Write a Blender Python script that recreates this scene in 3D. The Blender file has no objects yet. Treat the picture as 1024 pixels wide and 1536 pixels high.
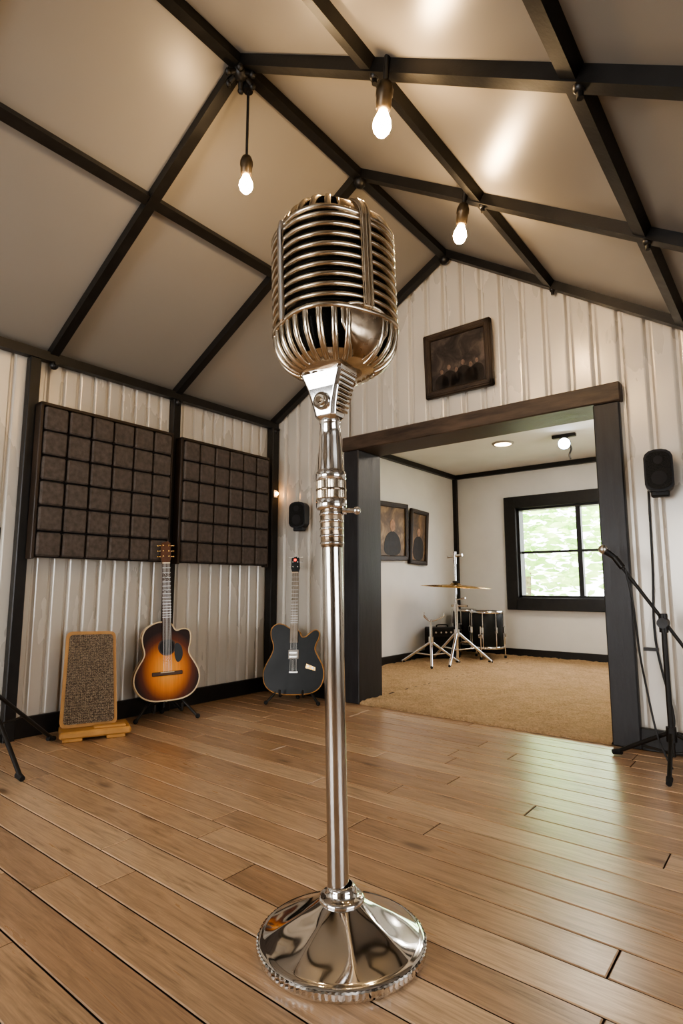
import bpy, math, random
from mathutils import Vector, Matrix
random.seed(7)
R=math.radians
PSI=R(38.7)
FZ=.045   # finished floor level

# ---------------------------------------------------------------- materials
class NT:
    def __init__(s,name):
        s.m=bpy.data.materials.new(name); s.m.use_nodes=True
        s.t=s.m.node_tree; s.b=s.t.nodes['Principled BSDF']; s.out=s.t.nodes['Material Output']
    def n(s,typ,**k):
        nd=s.t.nodes.new(typ)
        for a,v in k.items():
            if a.startswith('_'): setattr(nd,a[1:],v)
        return nd
    def l(s,a,b): s.t.links.new(a,b)
    def setin(s,**k):
        for a,v in k.items(): s.b.inputs[a.replace('_',' ')].default_value=v
    def coord(s,scale=(1,1,1),rot=(0,0,0)):
        tc=s.n('ShaderNodeTexCoord'); mp=s.n('ShaderNodeMapping')
        mp.inputs['Scale'].default_value=scale; mp.inputs['Rotation'].default_value=rot
        s.l(tc.outputs['Object'],mp.inputs['Vector']); return mp.outputs[0]
    def noise(s,vec,scale,detail=4,rough=.5,dist=0):
        n=s.n('ShaderNodeTexNoise'); n.inputs['Scale'].default_value=scale
        n.inputs['Detail'].default_value=detail; n.inputs['Roughness'].default_value=rough
        n.inputs['Distortion'].default_value=dist
        s.l(vec,n.inputs['Vector']); return n.outputs['Fac']
    def ramp(s,fac,stops):
        r=s.n('ShaderNodeValToRGB'); e=r.color_ramp.elements
        while len(e)<len(stops): e.new(.5)
        for i,(p,c) in enumerate(stops):
            e[i].position=p; e[i].color=(c[0],c[1],c[2],1) if not isinstance(c,(int,float)) else (c,c,c,1)
        s.l(fac,r.inputs[0]); return r.outputs[0]
    def math(s,op,a,b=None):
        n=s.n('ShaderNodeMath'); n.operation=op
        for i,v in enumerate((a,b)):
            if v is None: continue
            if isinstance(v,(int,float)): n.inputs[i].default_value=v
            else: s.l(v,n.inputs[i])
        return n.outputs[0]
    def mix(s,fac,a,b,blend='MIX'):
        n=s.n('ShaderNodeMix'); n.data_type='RGBA'; n.blend_type=blend
        for i,v in ((0,fac),(6,a),(7,b)):
            if isinstance(v,(int,float)): n.inputs[i].default_value=v
            elif isinstance(v,tuple): n.inputs[i].default_value=(v[0],v[1],v[2],1)
            else: s.l(v,n.inputs[i])
        return n.outputs[2]
    def bump(s,h,strength=.2,dist=.01):
        b=s.n('ShaderNodeBump'); b.inputs['Strength'].default_value=strength; b.inputs['Distance'].default_value=dist
        s.l(h,b.inputs['Height']); s.l(b.outputs[0],s.b.inputs['Normal'])

def simple(name,col,rough=.5,metal=0,var=.12,vscale=12,bump=.0,bscale=60,stretch=(1,1,1),coat=0,rvar=.1,spec=.5):
    t=NT(name); v=t.coord(stretch)
    f=t.noise(v,vscale,5)
    c0=tuple(max(0,c*(1-var)) for c in col); c1=tuple(min(1,c*(1+var)) for c in col)
    t.l(t.ramp(f,[(.3,c0),(.7,c1)]),t.b.inputs['Base Color'])
    t.l(t.ramp(f,[(.3,max(0,rough-rvar*.5)),(.7,min(1,rough+rvar*.5))]),t.b.inputs['Roughness'])
    t.setin(Metallic=metal)
    t.b.inputs['Specular IOR Level'].default_value=spec
    t.b.inputs['Coat Weight'].default_value=coat
    if bump: t.bump(t.noise(v,bscale,3),bump,.004)
    return t.m
def emit(name,col,strength):
    t=NT(name); t.setin(Roughness=.3)
    t.b.inputs['Base Color'].default_value=(*col,1)
    t.b.inputs['Emission Color'].default_value=(*col,1); t.b.inputs['Emission Strength'].default_value=strength
    return t.m

M={}
M['black']=simple('black_steel_paint',(.011,.010,.009),.42,0,.3,20,.1,80,spec=.4)
M['blackplastic']=simple('black_plastic',(.013,.013,.014),.45,0,.2,30,.1,200,spec=.35)
M['rubber']=simple('rubber_foot',(.01,.01,.01),.8)
M['darkwood']=simple('dark_stained_wood',(.036,.024,.016),.45,0,.45,6,.3,40,(1,1,1),spec=.35)
M['headwood']=simple('dark_header_timber',(.060,.042,.030),.45,0,.5,5,.3,40,(1,6,6),spec=.35)
M['jamb']=simple('charcoal_painted_wood',(.026,.026,.028),.42,0,.3,5,.2,40,(8,8,1),spec=.4)
M['corr']=simple('painted_ribbed_cladding',(.58,.55,.49),.28,.2,.05,3,.06,12,(1,1,.3),rvar=.12)
M['plaster']=simple('white_plaster',(.72,.71,.68),.75,0,.05,3,.25,18)
M['ply']=simple('plain_wall_board',(.46,.43,.39),.6,0,.05,3)
M['chrome']=simple('polished_chrome',(.76,.75,.74),.07,1,.05,8,rvar=.04)
M['tube']=simple('brushed_chrome_tube',(.50,.475,.44),.18,1,.12,30,.05,120,(1,1,.05))
M['nickel']=simple('aged_nickel',(.60,.525,.42),.21,1,.22,22,.05,90,rvar=.12)
M['nickeld']=simple('worn_dark_nickel',(.36,.28,.20),.25,1,.40,14,.06,60,rvar=.2)
M['gold']=simple('brass_hardware',(.7,.45,.16),.25,1)
M['foam']=simple('acoustic_foam',(.098,.083,.073),.95,0,.25,40,.6,220,spec=.2)
M['foamframe']=simple('foam_panel_backing',(.014,.011,.010),.9,0,.2,30)
M['cream']=simple('cream_binding',(.70,.55,.34),.45)
M['rosewood']=simple('rosewood_fretboard',(.07,.04,.025),.5,0,.3,10,.1,60,(1,1,.2),spec=.3)
M['guitarside']=simple('guitar_side_wood',(.10,.038,.014),.35,0,.3,8,spec=.3)
M['gblack']=simple('black_lacquer',(.014,.016,.016),.38,0,.3,8,spec=.22)
M['neckgrey']=simple('weathered_maple_neck',(.22,.18,.13),.6,0,.3,12,spec=.3)
M['steel']=simple('string_steel',(.6,.58,.54),.3,1)
M['white']=simple('white_plastic',(.38,.36,.33),.5)
M['pine']=simple('orange_pine',(.44,.23,.075),.5,0,.25,8,.1,50,(1,1,.3),spec=.3)
M['socket']=simple('brass_black_socket',(.05,.038,.025),.35,.6,.3,30)
M['cable']=simple('black_cable',(.012,.012,.012),.5)
M['cymbal']=simple('cymbal_bronze',(.66,.44,.18),.25,1,.15,20)
M['bulb']=emit('warm_bulb_glow',(1,.68,.36),310)
M['bulbneck']=emit('warm_bulb_neck',(1,.5,.16),14)
M['disk']=emit('ceiling_light_glow',(1,.66,.32),30)
M['spotglow']=emit('spot_lens_glow',(.75,.88,1),30)
M['red']=emit('red_tuner_led',(1,.05,.02),3)
M['amber']=emit('amber_night_light',(1,.45,.12),60)

t=NT('mic_inner_grille'); v=t.coord()
vo=t.n('ShaderNodeTexVoronoi'); vo.inputs['Scale'].default_value=240; t.l(v,vo.inputs['Vector'])
t.l(t.ramp(vo.outputs['Distance'],[(.1,(.018,.016,.013)),(.7,(.003,.003,.003))]),t.b.inputs['Base Color'])
t.setin(Metallic=.5,Roughness=.6); t.bump(vo.outputs['Distance'],.6,.002); M['grille']=t.m

t=NT('satin_ceiling_panel'); v=t.coord((1,1,1))
f=t.noise(v,1.2,2); g=t.noise(v,2.5,1)
t.l(t.ramp(f,[(.3,(.275,.255,.225)),(.7,(.315,.293,.258))]),t.b.inputs['Base Color'])
t.l(t.ramp(g,[(.3,.28),(.7,.36)]),t.b.inputs['Roughness']); t.b.inputs['Metallic'].default_value=.15
M['ceiling']=t.m

# plank floor
t=NT('oak_plank_floor')
at=t.n('ShaderNodeAttribute'); at.attribute_name='plank'
sx=t.n('ShaderNodeSeparateColor'); t.l(at.outputs['Color'],sx.inputs[0])
tc=t.n('ShaderNodeTexCoord')
cb=t.n('ShaderNodeCombineXYZ'); t.l(t.math('MULTIPLY',sx.outputs[0],37.),cb.inputs[0]); t.l(t.math('MULTIPLY',sx.outputs[1],23.),cb.inputs[1]); t.l(t.math('MULTIPLY',sx.outputs[2],11.),cb.inputs[2])
va=t.n('ShaderNodeVectorMath'); va.operation='ADD'; t.l(tc.outputs['Object'],va.inputs[0]); t.l(cb.outputs[0],va.inputs[1])
def mapped(sc):
    mp=t.n('ShaderNodeMapping'); mp.inputs['Scale'].default_value=sc; t.l(va.outputs[0],mp.inputs['Vector']); return mp.outputs[0]
grain=t.noise(mapped((1.3,16,1)),3.0,8,.66,1.2)
fine=t.noise(mapped((4,120,1)),3.0,3,.6)
base=t.ramp(sx.outputs[0],[(0,(.40,.245,.140)),(.35,(.47,.300,.172)),(.7,(.53,.350,.208)),(1,(.60,.415,.255))])
gr=t.ramp(grain,[(.28,.45),(.42,.80),(.55,1.0),(.75,1.15)])
c=t.mix(1.0,base,gr,'MULTIPLY')
c=t.mix(.45,c,t.ramp(fine,[(.3,.55),(.7,1.15)]),'MULTIPLY')
vk=t.n('ShaderNodeTexVoronoi'); vk.inputs['Scale'].default_value=1.0; t.l(mapped((2.6,7.5,1)),vk.inputs['Vector'])
kn=t.ramp(vk.outputs['Distance'],[(.06,1),(.17,0)])
kn2=t.math('MULTIPLY',kn,t.ramp(grain,[(.35,.3),(.55,1)]))
c=t.mix(t.math('MULTIPLY',kn2,.85),c,(.085,.042,.02))
t.l(c,t.b.inputs['Base Color'])
t.l(t.ramp(grain,[(.3,.36),(.7,.26)]),t.b.inputs['Roughness'])
t.b.inputs['Coat Weight'].default_value=.4; t.b.inputs['Coat Roughness'].default_value=.24
t.bump(grain,.12,.004); M['floor']=t.m
M['gap']=simple('plank_gap',(.035,.017,.008),.8)

t=NT('shag_sisal_carpet'); v=t.coord()
n1=t.noise(v,70,4,.75); n2=t.noise(v,9,3)
c=t.mix(.45,t.ramp(n1,[(.3,(.36,.21,.10)),(.7,(.92,.66,.38))]),t.ramp(n2,[(.3,(.52,.33,.16)),(.7,(.80,.55,.30))]))
t.l(c,t.b.inputs['Base Color']); t.setin(Roughness=.95); t.bump(n1,1.0,.03); M['carpet']=t.m

t=NT('sunburst_lacquer'); tc=t.n('ShaderNodeTexCoord'); mp=t.n('ShaderNodeMapping')
mp.inputs['Location'].default_value=(0,0,-.74); mp.inputs['Scale'].default_value=(5.3,0,4.3)
t.l(tc.outputs['Object'],mp.inputs['Vector'])
ln=t.n('ShaderNodeVectorMath'); ln.operation='LENGTH'; t.l(mp.outputs[0],ln.inputs[0])
v=t.coord((60,1,3)); g=t.noise(v,2,4)
c=t.ramp(ln.outputs['Value'],[(.10,(.90,.40,.07)),(.45,(.66,.21,.025)),(.75,(.12,.030,.010)),(.95,(.022,.009,.005))])
t.l(t.mix(.35,c,t.ramp(g,[(.3,.65),(.7,1.1)]),'MULTIPLY'),t.b.inputs['Base Color'])
t.setin(Roughness=.4); t.b.inputs['Specular IOR Level'].default_value=.13; M['burst']=t.m

t=NT('woven_wicker'); v=t.coord((1,1,1))
w1=t.n('ShaderNodeTexWave'); w1.inputs['Scale'].default_value=34; w1.inputs['Distortion'].default_value=7; w1.inputs['Detail Scale'].default_value=5; t.l(v,w1.inputs['Vector'])
w2=t.n('ShaderNodeTexWave'); w2.bands_direction='Z'; w2.inputs['Scale'].default_value=24; w2.inputs['Distortion'].default_value=9; w2.inputs['Detail Scale'].default_value=5; t.l(v,w2.inputs['Vector'])
mx=t.math('MULTIPLY',t.math('ADD',w1.outputs['Fac'],.3),w2.outputs['Fac'])
t.l(t.ramp(mx,[(.03,(.08,.055,.036)),(.3,(.24,.175,.115)),(.8,(.50,.39,.27))]),t.b.inputs['Base Color'])
t.setin(Roughness=.85); t.bump(mx,.9,.01); M['wicker']=t.m

def painting(name,cols,sc):
    t=NT(name); v=t.coord((1,1,1)); f=t.noise(v,sc,5,.6,.8)
    t.l(t.ramp(f,[(.3,cols[0]),(.48,cols[1]),(.6,cols[2]),(.72,cols[3])]),t.b.inputs['Base Color'])
    t.setin(Roughness=.45); t.b.inputs['Specular IOR Level'].default_value=.25; return t.m
M['art1']=painting('dark_oil_painting',[(.012,.010,.009),(.035,.028,.024),(.07,.055,.047),(.12,.095,.08)],9)
M['art2']=painting('portrait_background',[(.05,.035,.02),(.16,.10,.05),(.30,.20,.10),(.42,.30,.18)],6)
M['art3']=painting('brown_painting',[(.03,.02,.015),(.12,.07,.03),(.26,.15,.07),(.36,.22,.12)],5)
M['figure']=simple('painted_dark_coat',(.02,.015,.012),.5,0,.5,20,spec=.2)
M['skin']=simple('painted_face',(.36,.21,.13),.5,0,.3,30,spec=.2)
M['skin2']=simple('painted_dim_face',(.15,.105,.08),.5,0,.4,40,spec=.2)

t=NT('sunlit_leaves'); v=t.coord(); f=t.noise(v,1.5,4)
cc=t.ramp(f,[(.3,(.34,.58,.16)),(.5,(.58,.80,.32)),(.7,(.86,.96,.60))])
t.l(cc,t.b.inputs['Base Color']); t.setin(Roughness=.6)
tr=t.n('ShaderNodeBsdfTranslucent'); t.l(cc,tr.inputs[0]); ms=t.n('ShaderNodeMixShader'); ms.inputs[0].default_value=.5
t.l(t.b.outputs[0],ms.inputs[1]); t.l(tr.outputs[0],ms.inputs[2]); t.l(ms.outputs[0],t.out.inputs[0]); M['leaf']=t.m
M['grass']=simple('dry_grass',(.30,.31,.20),.9,0,.3,5)
M['bark']=simple('bark',(.26,.20,.14),.9,0,.4,15,.5,40)

# ---------------------------------------------------------------- mesh builder
class MB:
    def __init__(s): s.v=[];s.f=[];s.mi=[];s.sm=[];s.mats=[];s.M=Matrix.Identity(4)
    def m(s,key):
        mt=M[key]
        if mt not in s.mats: s.mats.append(mt)
        return s.mats.index(mt)
    def add(s,vs,fs,mat,smooth=False):
        o=len(s.v); s.v+= [tuple(s.M@Vector(p)) for p in vs]
        k=s.m(mat)
        for f in fs: s.f.append(tuple(i+o for i in f)); s.mi.append(k); s.sm.append(smooth)
    def box(s,lo,hi,mat,bev=0):
        x0,y0,z0=lo;x1,y1,z1=hi
        if bev<=0:
            s.add([(x0,y0,z0),(x1,y0,z0),(x1,y1,z0),(x0,y1,z0),(x0,y0,z1),(x1,y0,z1),(x1,y1,z1),(x0,y1,z1)],
              [(0,3,2,1),(4,5,6,7),(0,1,5,4),(1,2,6,5),(2,3,7,6),(3,0,4,7)],mat)
        else:
            b=min(bev,(x1-x0)/2.01,(y1-y0)/2.01,(z1-z0)/2.01)
            vs=[];idx={}
            for X,sx_ in ((x0,1),(x1,-1)):
                for Y,sy in ((y0,1),(y1,-1)):
                    for Z,sz in ((z0,1),(z1,-1)):
                        for a in range(3):
                            p=[X+sx_*b,Y+sy*b,Z+sz*b]; p[a]=(X,Y,Z)[a]
                            idx[(sx_,sy,sz,a)]=len(vs); vs.append(tuple(p))
            fs=[]
            for a in range(3):
                o=[i for i in range(3) if i!=a]
                for sa in (1,-1):
                    q=[]
                    for u,w in ((1,1),(-1,1),(-1,-1),(1,-1)):
                        k=[0,0,0];k[a]=sa;k[o[0]]=u;k[o[1]]=w
                        q.append(idx[(k[0],k[1],k[2],a)])
                    fs.append(tuple(q))
                for u in (1,-1):
                    for w in (1,-1):
                        q=[]
                        for sa,face in ((1,o[0]),(1,o[1]),(-1,o[1]),(-1,o[0])):
                            k=[0,0,0];k[a]=sa;k[o[0]]=u;k[o[1]]=w
                            q.append(idx[(k[0],k[1],k[2],face)])
                        fs.append(tuple(q))
            for k0 in (1,-1):
                for k1 in (1,-1):
                    for k2 in (1,-1):
                        fs.append(tuple(idx[(k0,k1,k2,a)] for a in range(3)))
            s.add(vs,fs,mat)
    def beam(s,p0,p1,w,h,mat,up=(0,0,1)):
        p0=Vector(p0);p1=Vector(p1);d=(p1-p0).normalized();up=Vector(up)
        sd=d.cross(up).normalized();u=sd.cross(d).normalized()
        vs=[]
        for p in (p0,p1):
            for a,b in ((-1,-1),(1,-1),(1,1),(-1,1)): vs.append(p+sd*a*w/2+u*b*h/2)
        s.add(vs,[(0,1,2,3),(7,6,5,4),(0,4,5,1),(1,5,6,2),(2,6,7,3),(3,7,4,0)],mat)
    def cyl(s,p0,p1,r0,r1=None,mat='black',n=20,caps=True,smooth=True):
        if r1 is None: r1=r0
        p0=Vector(p0);p1=Vector(p1);d=(p1-p0).normalized()
        a=d.orthogonal().normalized();b=d.cross(a)
        ring=lambda p,r:[p+(a*math.cos(2*math.pi*i/n)+b*math.sin(2*math.pi*i/n))*r for i in range(n)]
        A=ring(p0,r0);B=ring(p1,r1)
        s.add(A+B,[(i,(i+1)%n,n+(i+1)%n,n+i) for i in range(n)],mat,smooth)
        if caps:
            s.add(A,[tuple(reversed(range(n)))],mat); s.add(B,[tuple(range(n))],mat)
    def lathe(s,prof,mat,n=48,c=(0,0,0),mod=None,smooth=True):
        vs=[];fs=[]
        for j,(r,z) in enumerate(prof):
            for i in range(n):
                th=2*math.pi*i/n; rr,zz=(r,z) if mod is None else mod(r,z,th)
                vs.append((c[0]+rr*math.cos(th),c[1]+rr*math.sin(th),c[2]+zz))
        for j in range(len(prof)-1):
            for i in range(n):
                k=(i+1)%n; fs.append((j*n+i,j*n+k,(j+1)*n+k,(j+1)*n+i))
        s.add(vs,fs,mat,smooth)
    def sph(s,c,r,mat,n=16,sc=(1,1,1)):
        m=n//2
        vs=[];fs=[]
        for j in range(m+1):
            ph=math.pi*j/m
            for i in range(n):
                th=2*math.pi*i/n
                vs.append((c[0]+r*sc[0]*math.sin(ph)*math.cos(th),c[1]+r*sc[1]*math.sin(ph)*math.sin(th),c[2]-r*sc[2]*math.cos(ph)))
        for j in range(m):
            for i in range(n):
                k=(i+1)%n; fs.append((j*n+i,j*n+k,(j+1)*n+k,(j+1)*n+i))
        s.add(vs,fs,mat,True)
    def sweep(s,pts,sides,ups,w,h,mat,closed=False,n=8,ex=1.0):
        vs=[];fs=[];N=len(pts)
        for p,a,b in zip(pts,sides,ups):
            for i in range(n):
                th=2*math.pi*(i+.5)/n; ct,st=math.cos(th),math.sin(th)
                ct=math.copysign(abs(ct)**ex,ct); st=math.copysign(abs(st)**ex,st)
                vs.append(Vector(p)+Vector(a)*ct*w+Vector(b)*st*h)
        for j in range(N if closed else N-1):
            q=(j+1)%N
            for i in range(n):
                k=(i+1)%n; fs.append((j*n+i,j*n+k,q*n+k,q*n+i))
        s.add(vs,fs,mat,True)
        if not closed:
            s.add(vs[:n],[tuple(reversed(range(n)))],mat); s.add(vs[-n:],[tuple(range(n))],mat)
    def tube(s,pts,r,mat,n=8,sub=6,closed=False):
        P=[Vector(p) for p in pts]
        if sub>1 and len(P)>2:
            Q=[];L=len(P)
            for i in range(L if closed else L-1):
                if closed: a,b,c,d=P[i-1],P[i],P[(i+1)%L],P[(i+2)%L]
                else: a=P[max(i-1,0)];b=P[i];c=P[i+1];d=P[min(i+2,L-1)]
                for k in range(sub):
                    u=k/sub
                    Q.append(.5*((2*b)+(c-a)*u+(2*a-5*b+4*c-d)*u*u+(-a+3*b-3*c+d)*u**3))
            if not closed: Q.append(P[-1])
            P=Q
        sd=[];up=[];prev=None;N=len(P)
        for i in range(N):
            d=(P[(i+1)%N]-P[i-1]) if closed else (P[min(i+1,N-1)]-P[max(i-1,0)])
            d.normalize()
            if prev is None: a=d.orthogonal().normalized()
            else: a=(prev-d*prev.dot(d)).normalized()
            prev=a; sd.append(a); up.append(d.cross(a))
        s.sweep(P,sd,up,r,r,mat,closed,n)
    def prism(s,outl,y0,y1,mf,mside=None,mb=None,smooth=True):
        n=len(outl); mside=mside or mf; mb=mb or mside
        A=[(x,y0,z) for x,z in outl];B=[(x,y1,z) for x,z in outl]
        s.add(A,[tuple(range(n))],mf); s.add(B,[tuple(reversed(range(n)))],mb)
        s.add(A+B,[(i,n+i,n+(i+1)%n,(i+1)%n) for i in range(n)],mside,smooth)
    def obj(s,name,loc=(0,0,0),rot=(0,0,0),parent=None,bevel=0):
        me=bpy.data.meshes.new(name); me.from_pydata([tuple(v) for v in s.v],[],s.f)
        for m in s.mats: me.materials.append(m)
        me.polygons.foreach_set('material_index',s.mi); me.polygons.foreach_set('use_smooth',s.sm)
        me.validate(); me.update()
        import bmesh
        bm=bmesh.new(); bm.from_mesh(me); bmesh.ops.recalc_face_normals(bm,faces=bm.faces); bm.to_mesh(me); bm.free()
        o=bpy.data.objects.new(name,me); bpy.context.scene.collection.objects.link(o)
        o.location=loc; o.rotation_euler=rot
        if parent: o.parent=parent
        if bevel:
            b=o.modifiers.new('bevel','BEVEL'); b.width=bevel; b.segments=2; b.limit_method='ANGLE'
        return o
def empty(name,loc=(0,0,0),rot=(0,0,0)):
    e=bpy.data.objects.new(name,None); e.empty_display_size=.1; bpy.context.scene.collection.objects.link(e)
    e.location=loc; e.rotation_euler=rot; return e
def chaikin(p,it=2,closed=True):
    for _ in range(it):
        q=[];n=len(p)
        for i in range(n):
            a=p[i];b=p[(i+1)%n]
            q.append((a[0]*.75+b[0]*.25,a[1]*.75+b[1]*.25)); q.append((a[0]*.25+b[0]*.75,a[1]*.25+b[1]*.75))
        p=q
    return p
def rounded_poly(pts,r,seg=5):
    out=[];n=len(pts)
    for i in range(n):
        p=Vector(pts[i]);a=Vector(pts[i-1]);c=Vector(pts[(i+1)%n])
        u=p+(a-p).normalized()*r; v=p+(c-p).normalized()*r
        for k in range(seg+1):
            t_=k/seg; q=u*(1-t_)**2+p*2*t_*(1-t_)+v*t_**2; out.append((q.x,q.y))
    return out

# ---------------------------------------------------------------- room shell
XL=-3.13; YG=3.06; YR=-2.3; XR=2.1; EZ=2.07; RX=-1.585; RZ=2.92
def roofz(x):
    if x<RX: return EZ+(RZ-EZ)/(RX-XL)*(x-XL)
    if x<.05: return RZ-.68*(x-RX)
    return RZ-.68*(.05-RX)-.1*(x-.05)

def build_floor():
    vs=[];fs=[];col=[];mi=[]
    W=.112; g=.0018; c=.0022; top=FZ; rows=int((YG-.0-YR)/W)+1
    y=YG-rows*W
    for r in range(rows):
        y0=y+r*W; y1=min(y0+W,YG)
        x=XL-.05-random.random()*1.2
        while x<XR:
            L=random.choice([.9,1.2,1.2,1.5]); x0=max(x,XL-.05); x1=min(x+L,XR)
            x+=L
            if x1-x0<.02: continue
            o=len(vs)
            a0,a1,b0,b1=x0+g,x1-g,y0+g,y1-g
            vs+=[(a0+c,b0+c,top),(a1-c,b0+c,top),(a1-c,b1-c,top),(a0+c,b1-c,top),
                 (a0,b0,top-c),(a1,b0,top-c),(a1,b1,top-c),(a0,b1,top-c)]
            q=[(0,1,2,3),(4,5,1,0),(5,6,2,1),(6,7,3,2),(7,4,0,3)]
            rc=(random.random(),random.random(),random.random(),1)
            for f in q: fs.append(tuple(i+o for i in f)); mi.append(0)
            col+=[rc]*8
    o=len(vs)
    t0=FZ-.006;t1=FZ-.08
    vs+=[(XL-.01,YR-.1,t0),(XR+.0,YR-.1,t0),(XR+.0,YG+.02,t0),(XL-.01,YG+.02,t0),
         (XL-.01,YR-.1,t1),(XR+.0,YR-.1,t1),(XR+.0,YG+.02,t1),(XL-.01,YG+.02,t1)]
    for f in [(0,1,2,3),(7,6,5,4),(0,4,5,1),(1,5,6,2),(2,6,7,3),(3,7,4,0)]: fs.append(tuple(i+o for i in f)); mi.append(1)
    col+=[(0,0,0,1)]*8
    me=bpy.data.meshes.new('floor'); me.from_pydata(vs,[],fs); me.materials.append(M['floor']); me.materials.append(M['gap'])
    me.polygons.foreach_set('material_index',mi)
    ca=me.color_attributes.new('plank','FLOAT_COLOR','POINT')
    for i,cv in enumerate(col): ca.data[i].color=cv
    ob=bpy.data.objects.new('floor',me); bpy.context.scene.collection.objects.link(ob)
build_floor()

def corr_profile(a,b,P=.105,D=.016):
    pts=[];x=math.floor(a/P)*P
    seq=[(0,0),(.10,0),(.20,D*.9),(.26,D),(.86,D),(.92,D*.9)]
    while x<b+P:
        for u,d in seq:
            X=x+u*P
            if a<=X<=b: pts.append((X,d))
        x+=P
    if not pts or pts[0][0]>a+1e-4: pts.insert(0,(a,pts[0][1]))
    if pts[-1][0]<b-1e-4: pts.append((b,pts[-1][1]))
    return pts
b=MB()
pr=corr_profile(YR,YG,.088,.015)
vs=[];fs=[]
for (y,d) in pr: vs+=[(XL-.014+d,y,0),(XL-.014+d,y,EZ)]
for i in range(len(pr)-1): fs.append((2*i,2*i+2,2*i+3,2*i+1))
b.add(vs,fs,'corr')
b.box((XL-.2,YR-.1,-.08),(XL-.018,YG+.24,EZ+.0),'ply')
b.obj('wall_left')
DX0,DX1,DZ=-2.28,-.76,1.73
b=MB()
def gable(x0,x1,zb):
    pr=corr_profile(x0,x1,.125,.020)
    xs=sorted(set([p[0] for p in pr]+([RX] if x0<RX<x1 else [])))
    def dd(x):
        for i in range(len(pr)-1):
            if pr[i][0]<=x<=pr[i+1][0]:
                u=(x-pr[i][0])/max(1e-6,pr[i+1][0]-pr[i][0]); return pr[i][1]*(1-u)+pr[i+1][1]*u
        return 0
    vs=[];fs=[]
    for x in xs: vs+=[(x,YG+.018-dd(x),zb),(x,YG+.018-dd(x),roofz(x)-.002)]
    for i in range(len(xs)-1): fs.append((2*i,2*i+2,2*i+3,2*i+1))
    b.add(vs,fs,'corr')
    poly=[(x0,zb),(x1,zb),(x1,roofz(x1))]+([(.05,roofz(.05))] if x0<.05<x1 else [])+([(RX,RZ)] if x0<RX<x1 else [])+[(x0,roofz(x0))]
    b.prism(poly,YG+.022,YG+.22,'ply','ply','plaster',smooth=False)
gable(XL,DX0-.1,0); gable(DX0-.1,DX1+.1,DZ+.05); gable(DX1+.1,XR,0)
b.obj('wall_back')
def wall_rear():
    b=MB(); y0,y1=YR-.15,YR
    wx0,wx1,wz0,wz1=-2.7,-.5,.45,1.85
    b.prism([(XL-.15,0),(wx0,0),(wx0,roofz(wx0)),(XL-.15,roofz(XL-.15))],y0,y1,'ply',smooth=False)
    b.prism([(wx0,0),(wx1,0),(wx1,wz0),(wx0,wz0)],y0,y1,'ply',smooth=False)
    b.prism([(wx0,wz1),(wx1,wz1),(wx1,roofz(wx1)),(RX,RZ),(wx0,roofz(wx0))],y0,y1,'ply',smooth=False)
    b.prism([(wx1,0),(XR+.15,0),(XR+.15,roofz(XR)),(.05,roofz(.05)),(wx1,roofz(wx1))],y0,y1,'ply',smooth=False)
    b.obj('wall_front')
    b=MB()
    for x in (wx0,(wx0+wx1)/2-.02,wx1-.05): b.box((x,y0,wz0),(x+.05,y1+.02,wz1),'black')
    for z in (wz0,(wz0+wz1)/2,wz1-.05): b.box((wx0,y0+.02,z),(wx1,y1+.03,z+.05),'black')
    b.obj('added_rear_window')  # unseen window added behind the camera to let in fill light
wall_rear()
b=MB(); h=roofz(XR)
b.box((XR,YR-.1,-.02),(XR+.15,-.4,h),'ply'); b.box((XR,1.6,-.02),(XR+.15,YG+.24,h),'ply')
b.box((XR,-.4,-.02),(XR+.15,1.6,.5),'ply'); b.box((XR,-.4,1.4),(XR+.15,1.6,h),'ply'); b.obj('wall_right')
b=MB()
for y in (-.4,.58,1.55): b.box((XR-.02,y,.5),(XR+.13,y+.05,1.4),'black')
for z in (.5,1.35): b.box((XR-.02,-.4,z),(XR+.13,1.6,z+.05),'black')
b.obj('added_side_window')  # unseen side window, added for light and chrome highlights from the right
b=MB(); T=.06
prof=[(XL-.2,roofz(XL)-.10),(RX,RZ),(.05,roofz(.05)),(XR+.2,roofz(XR+.2))]
b.prism(prof+[(x,z+T) for x,z in reversed(prof)],YR-.15,YG+.24,'ceiling',smooth=False)
b.obj('ceiling')

# roof steel frame
b=MB(); w=.046
def slope_beam(x0,x1,y):
    p0=Vector((x0,y,roofz(x0)));p1=Vector((x1,y,roofz(x1)))
    n=Vector((p1.z-p0.z,0,-(p1.x-p0.x))).normalized()
    if n.z>0:n=-n
    b.beam(p0+n*(w/2-.003),p1+n*(w/2-.003),w,w,'black',up=n)
def purlin(x,w2=w):
    sl=roofz(x+.01)-roofz(x-.01); n=Vector((sl,0,-.02)).normalized()
    p=Vector((x,0,roofz(x)))+n*(w2/2-.006)
    b.beam((p.x,YR+.01,p.z),(p.x,YG-.01,p.z),w2,w2*.9,'black',up=n)
FR=[-1.95,-.33,.5,1.33,2.13,3.02]
PUR=(-2.2,-.93,-.32)
for y in FR:
    slope_beam(XL+.02,RX,y); slope_beam(RX,.05,y); slope_beam(.05,XR-.01,y)
b.beam((RX,YR+.01,RZ-.035),(RX,YG-.01,RZ-.035),w,w*1.1,'black')
for x in PUR: purlin(x)
b.beam((XL+.035,YR+.01,EZ-.03),(XL+.035,YG-.01,EZ-.03),w,w*1.1,'black')
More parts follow.
